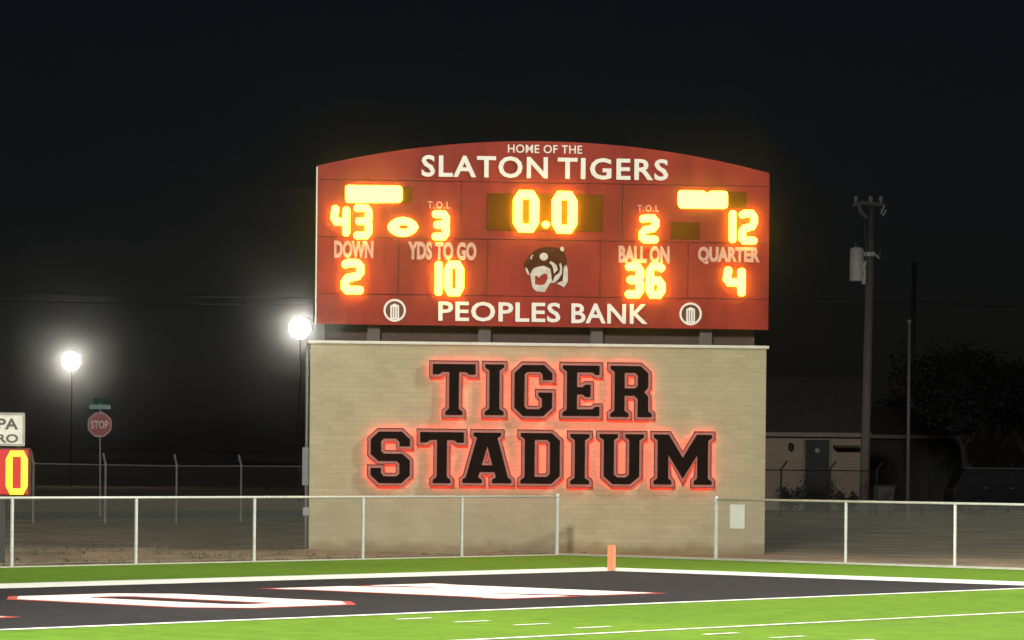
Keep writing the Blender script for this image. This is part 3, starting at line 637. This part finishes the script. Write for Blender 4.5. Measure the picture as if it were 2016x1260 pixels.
# ================================================================== HOUSES
def house(name, label, px0, px1, base_D, py_eave, py_ridge, depth, wallm, roofm, extra):
    a = AT(px0, 980, base_D); b = AT(px1, 980, base_D); o = a.copy(); o.z = 0
    h = thing(name, o, label, 'house', rz=math.atan2(RT.y, RT.x))
    W_ = (b - a).length; ze = AT(px1, py_eave, base_D).z; zr = AT(px1, py_ridge, base_D).z
    MB().box((0, 0, -.2), (W_, depth, ze)).build('wall', wallm, h)
    oh = .35
    rf = MB().prism([[(-oh, ze - .05), (-oh, ze + .08), (-oh + .01, ze + .12)]], 0, .01) if False else MB()
    rf.add([(-oh, -oh, ze - .02), (W_ + oh, -oh, ze - .02), (W_ + oh, depth / 2, zr), (-oh, depth / 2, zr), (-oh, depth + oh, ze - .02), (W_ + oh, depth + oh, ze - .02),
            (-oh, -oh, ze - .14), (W_ + oh, -oh, ze - .14), (W_ + oh, depth / 2, zr - .12), (-oh, depth / 2, zr - .12), (-oh, depth + oh, ze - .14), (W_ + oh, depth + oh, ze - .14)],
           [(0,1,2,3), (3,2,5,4), (6,9,8,7), (9,10,11,8), (0,6,7,1), (4,5,11,10), (0,3,9,6), (3,4,10,9), (1,7,8,2), (2,8,11,5)])
    rf = rf.build('roof', roofm, h)
    MB().box((-oh, -oh - .03, ze - .16), (W_ + oh, -oh - .004, ze + .01)).build('fascia', mat('fascia_paint', (.24, .21, .18), .7), rf)
    for x in (.02, W_ - .02):          # gable infill
        MB().add([(x, 0.05, ze - .06), (x, depth - .05, ze - .06), (x, depth / 2, zr - .16), (x + .05, 0.05, ze - .06), (x + .05, depth - .05, ze - .06), (x + .05, depth / 2, zr - .16)], [(0,1,2), (3,5,4), (0,3,4,1), (1,4,5,2), (2,5,3,0)]).build('gable', wallm, h)
    extra(h, W_, ze, lambda px, py: (AT(px, py, base_D) - o).dot(RT))
    return h
SID = mat('pale_siding', (.33, .26, .20), .85, var=.08, scale=3, stretch=(.3, .3, 8)); SHG = mat('brown_shingle', (.075, .06, .052), .95, var=.25, scale=5)
DKW = mat('dark_glass', (.02, .022, .024), .2); TRIM = mat('window_trim', (.22, .19, .16), .7)
def hx1(h, W_, ze, X_):
    x0, x1 = X_(1585, 900), X_(1632, 900)
    d = MB().box((x0, -.05, 0), (x1, .03, ze - .28)).build('porch_screen', mat('dark_screen', (.03, .032, .032), .7), h)
    MB().lathe(((x0 + x1) / 2, -.055, 2.45), [(.09, -.03), (.11, 0), (.1, .03)], 12, 'y').build('porch_light', mat('porch_glass', (.25, .24, .23), .4), d)
    for x in (x0 - .05, x1 + .05): MB().box((x - .05, -.09, -.1), (x + .05, -.02, ze - .1)).build('porch_column', TRIM, h)
    xl = X_(1557, 873); MB().lathe((xl, -.1, 2.6), [(.03, -.2), (.1, -.14), (.12, .05), (.05, .15)], 10).build('wall_light', mat('dark_iron', (.03, .025, .02), .6), h)
    a, b = X_(1640, 900), X_(1684, 900)
    MB().box((a, -1.0, ze - .60), (b + .1, .02, ze - .5)).build('awning', mat('awning_brown', (.06, .045, .035), .8), h)
    wn = MB().box((a - 7, -.03, 1.0), (a - 6, .02, 2.1)).build('window', TRIM, h); MB().box((a - 6.95, -.04, 1.05), (a - 6.05, -.02, 2.05)).build('pane', DKW, wn)
house('bungalow', 'pale sided bungalow with a dark screened porch, beside the tan wall', 1330, 1696, 140, 853, 738, 8.5, SID, SHG, hx1)
def hx2(h, W_, ze, X_):
    for px in (1750, 1862):
        x = X_(px, 900); wn = MB().box((x - .6, -.04, 1.1), (x + .6, .02, 2.2)).build('window', mat('dark_trim', (.06, .05, .045), .7), h); 
        for q in (-.29, .29): MB().box((x + q - .25, -.055, 1.15), (x + q + .25, -.03, 2.15)).build('pane', DKW, wn)
    x = X_(1806, 900); d = MB().box((x - .5, -.05, 0), (x + .5, .02, 2.15)).build('door', mat('dark_door', (.035, .03, .03), .6), h)
    MB().lathe((x + .4, -.09, 1.05), [(.03, 0), (.045, .03), (.02, .05)], 8, 'y').build('handle', GALVD, d)
house('bungalow', 'dim brown bungalow behind the steel pole', 1712, 1905, 165, 858, 800, 8, mat('brown_siding', (.052, .043, .037), .9, var=.15, scale=2), SHG, hx2)

# ================================================================== PARKED SUV AND SKIP
VD = 131
v0 = AT(1876, 990, VD); v0.z = .02
car = thing('parked_suv', v0, 'black sport utility vehicle parked behind the security fence', 'car', rz=math.atan2(RT.y, RT.x) + R(4))
PAINT = mat('black_paint', (.006, .007, .010), .35, var=.05, spec=.25)
prof = [(0.03,.45),(.0,.75),(.06,1.05),(.14,1.12),(.38,1.66),(.55,1.74),(2.6,1.76),(2.95,1.68),(3.62,1.14),(4.7,1.02),(4.85,.85),(4.87,.5),(4.6,.38),(4.3,.38),(4.2,.62),(3.95,.72),(3.7,.62),(3.6,.38),(1.3,.36),(1.2,.62),(.95,.72),(.7,.62),(.6,.38),(.2,.38)]
body = MB().prism([ccw(prof)], 0, 1.85).build('body', PAINT, car, bevel=.035)
for q in ([(.50,1.16),(.66,1.60),(1.35,1.64),(1.35,1.16)], [(1.45,1.16),(1.45,1.64),(2.35,1.65),(2.35,1.16)], [(2.45,1.16),(2.45,1.65),(2.85,1.60),(3.35,1.16)]):
    MB().prism([ccw(q)], -.012, .02).build('side_window', DKW, body)
MB().box((.5, -.02, 1.765), (2.7, .03, 1.80)).build('roof_rail', mat('rail_grey', (.10, .10, .11), .35), body)
for x in (1.15, 2.15): MB().box((x, -.03, 1.02), (x + .2, .01, 1.06)).build('door_handle', mat('rail_grey', (.10, .10, .11)), body)
MB().box((.015, -.012, .86), (.14, .2, 1.02)).build('tail_light', mat('tail_red', (.02, .002, .002), .4), body)
MB().box((4.6, -.012, .78), (4.84, .22, .90)).build('headlight', mat('lamp_glass', (.3, .3, .3), .1), body)
for x in (.95, 3.95):
    for y in (.08, 1.62):
        ty = MB().lathe((x, y, .34), [(.2, -.02), (.31, -.02), (.35, .03), (.35, .15), (.31, .2), (.2, .2)], 20, 'y').build('tyre', mat('tyre_rubber', (.012, .012, .012), .9), car)
        MB().lathe((x, y, .34), [(.06, -.03), (.21, -.012), (.215, .19), (.06, .21)], 16, 'y').build('rim', mat('rim_grey', (.03, .03, .03), .5, .3), ty)
k0 = AT(1706, 985, 136); k0.z = 0
sk = thing('waste_bin', k0, 'low waste container with a dark lid beside the utility pole', 'container', rz=math.atan2(RT.y, RT.x))
kb = MB(); kb.add([(.05,0,.1),(1.05,0,.1),(1.05,.8,.1),(.05,.8,.1),(0,-.1,1.05),(1.1,-.1,1.05),(1.1,.9,1.05),(0,.9,1.05)], [(0,3,2,1),(4,5,6,7),(0,1,5,4),(1,2,6,5),(2,3,7,6),(3,0,4,7)])
kb.build('bin_body', mat('bin_grey', (.12, .12, .105), .8), sk, bevel=.02)
MB().box((-.04, -.14, 1.04), (1.14, .94, 1.10)).build('lid', mat('bin_lid', (.02, .02, .02), .6), sk, bevel=.01)
for x in (.15, .95):
    for y in (.1, .7): MB().lathe((x - .02, y, .06), [(.07, 0), (.08, .02), (.07, .05)], 10, 'x').build('caster', mat('tyre_rubber', (.012, .012, .012)), sk)

# ================================================================== TREES AND SHRUBS
BARK = mat('bark', (.06, .05, .042), .95, var=.3, scale=8, bump=.5); LEAF = mat('leaf', (.034, .040, .027), .8, c2=(.015, .018, .011), scale=.9)
def tree(pos, h, cr_, label, seed, nl=9000, lowest=.32, name='shade_tree'):
    rnd = random.Random(seed); t = thing(name, pos, label, 'tree', 'trees behind the houses')
    tr = MB(); tips = []
    def limb(p, d, L, r, lv):
        pts = [p]; q = p.copy(); dd = d.copy()
        for i in range(4):
            dd = (dd + Vector((rnd.uniform(-.18, .18), rnd.uniform(-.18, .18), rnd.uniform(-.02, .12)))).normalized(); q = q + dd * (L / 4); pts.append(q.copy())
        tr.tube(pts, [r, r * .88, r * .76, r * .66, r * .55], 7 if lv < 2 else 4, False)
        if lv == 3: tips.extend(pts[1:]); return
        if lv >= 1: tips.append(pts[-1])
        for i in range(5 if lv == 0 else 4):
            a = rnd.uniform(0, 6.28); s_ = rnd.uniform(.55, 1.1); b = pts[rnd.choice((2, 3, 4, 4))] if lv else pts[rnd.choice((3, 4, 4))]
            nd = (dd + Vector((math.cos(a) * s_, math.sin(a) * s_, rnd.uniform(-.1, .5)))).normalized()
            limb(b, nd, L * rnd.uniform(.55, .75), r * .55, lv + 1)
    limb(Vector((0, 0, -.2)), Vector((0, 0, 1)), h * lowest, h * .028, 0)
    tr.build('trunk', BARK, t, smooth=True)
    sc_ = h * .05; lf = MB()
    for i in range(nl):
        c_ = tips[rnd.randrange(len(tips))] + Vector((rnd.gauss(0, sc_), rnd.gauss(0, sc_), rnd.gauss(0, sc_ * .7)))
        a = Vector((rnd.gauss(0, 1), rnd.gauss(0, 1), rnd.gauss(0, 1))).normalized(); b = a.cross(Vector((rnd.gauss(0, 1), rnd.gauss(0, 1), rnd.gauss(0, 1)))).normalized()
        s_ = rnd.uniform(.07, .15); lf.add([c_ - a * s_, c_ + b * s_ * .5, c_ + a * s_, c_ - b * s_ * .5], [(0, 1, 2, 3)])
    cr2 = lf.build('crown', LEAF, t)
def base(px, D): p = AT(px, 990, D); p.z = 0; return p
tree(base(1905, 152), 9.5, 3, 'broad tree with a ragged crown above the parked vehicle', 3)
tree(base(2010, 160), 10.5, 3, 'tall tree standing right of the ragged crowned tree', 5)
tree(base(1790, 205), 8.5, 3, 'small distant tree behind the brown bungalow', 8, 6000)
tree(base(1960, 195), 11, 3, 'far tree showing between the two nearer trees', 12, 7000)
def shrub(pos, r, h, label, seed):
    rnd = random.Random(seed); t = thing('shrub', pos, label, 'shrub', 'shrubs in front of the bungalow')
    s = MB(); l = MB()
    for i in range(9):
        a = rnd.uniform(0, 6.28); q = Vector((math.cos(a) * r * .7, math.sin(a) * r * .7, h * rnd.uniform(.6, 1)))
        s.tube([(0, 0, -.1), q * .5 + Vector((0, 0, .1)), q], [.02, .014, .006], 4, False)
        for j in range(110):
            c_ = q * rnd.uniform(.35, 1.05) + Vector((rnd.gauss(0, r * .2), rnd.gauss(0, r * .2), rnd.gauss(0, h * .12)))
            a_ = Vector((rnd.gauss(0, 1), rnd.gauss(0, 1), rnd.gauss(0, 1))).normalized(); b_ = a_.orthogonal().normalized(); z_ = rnd.uniform(.03, .06)
            l.add([c_ - a_ * z_, c_ + b_ * z_ * .6, c_ + a_ * z_, c_ - b_ * z_ * .6], [(0, 1, 2, 3)])
    s.build('stem', BARK, t); l.build('foliage', LEAF, t)
shrub(base(1556, 137.5), .6, .95, 'low shrub at the foot of the pale bungalow wall left of the porch', 1)
shrub(base(1612, 137), .8, 1.25, 'taller shrub growing in front of the dark porch', 2)
shrub(base(1668, 137.5), .5, .75, 'small shrub right of the porch by the bungalow corner', 4)

# ================================================================== STADIUM FLOODLIGHTS (outside the frame, they light the field)
def flood(x, y, aim, P, size, blend, label, z=30):
    t = thing('floodlight_pole', (x, y, 0), label, 'floodlight', 'stadium floodlights')
    d = (Vector(aim) - Vector((x, y, z))); rz = math.atan2(d.y, d.x) - math.pi / 2; t.rotation_euler = (0, 0, rz)
    MB().tube([(0, 0, -.5), (0, 0, z * .5), (0, 0, z + .8)], [.42, .34, .2], 14).build('pole_shaft', GALVD, t, smooth=True)
    for k_ in (0, 1.1):
        MB().box((-2.6, -.28, z - 1.2 + k_), (2.6, -.12, z - 1.05 + k_)).build('crossarm', GALVD, t)
        MB().box((-.12, -.3, z - 1.22 + k_), (.12, .25, z - 1.03 + k_)).build('clamp', GALVD, t)
        for i in range(6):
            xx = -2.25 + i * .9; hd = MB().lathe((xx, .1, z - .75 + k_), [(.10, -.3), (.2, -.2), (.3, .05), (.31, .1)], 16, 'y').build('lamp_head', GALVD, t)
            MB().box((xx - .05, -.22, z - 1.1 + k_), (xx + .05, -.1, z - .7 + k_)).build('yoke', GALVD, hd)
    ld = bpy.data.lights.new('floodlight', 'SPOT'); ld.energy = P; ld.spot_size = R(size); ld.spot_blend = blend; ld.shadow_soft_size = 3.0; ld.color = (1, .97, .90)
    lo = bpy.data.objects.new('floodlight', ld); col.objects.link(lo); lo.parent = t; lo.location = (0, .6, z - .3)
    wd = Matrix.Rotation(-rz, 3, 'Z') @ d; lo.rotation_euler = wd.to_track_quat('-Z', 'Y').to_euler()
flood(40, -68, (2.3, -13.7, 0), 248000, 39.2, .5, 'tall floodlight pole behind the home side near the thirty yard line')
flood(85, -68, (34.8, -30.8, 0), 44000, 44.9, .55, 'tall floodlight pole behind the home side near the far thirty')
flood(30, 20, (-4.9, -21.9, 0), 137000, 77.5, .87, 'tall floodlight pole behind the visitor side near the twenty yard line')
flood(10, -68, (16.9, -4.3, 0), 278000, 31.8, .5, 'tall floodlight pole behind the home side beside the goal line')

# ================================================================== HAZE (added for the glow around the lit lamps and digits)
if HAZE:
    hz = MB().box((-3100, -3100, -1.5), (3100, 3100, 32)).build('haze', None); hz['kind'] = 'stuff'
    m = bpy.data.materials.new('glow_haze'); m.use_nodes = True; n = m.node_tree.nodes; n.clear()
    o = n.new('ShaderNodeOutputMaterial'); v = n.new('ShaderNodeVolumePrincipled'); v.inputs['Color'].default_value = (.9, .92, .95, 1)
    v.inputs['Density'].default_value = HAZE; v.inputs['Anisotropy'].default_value = HAZE_G
    m.node_tree.links.new(v.outputs[0], o.inputs['Volume']); hz.data.materials.append(m)
    tag(hz, 'thin haze added for the glow around the lamps and lit digits', 'haze')
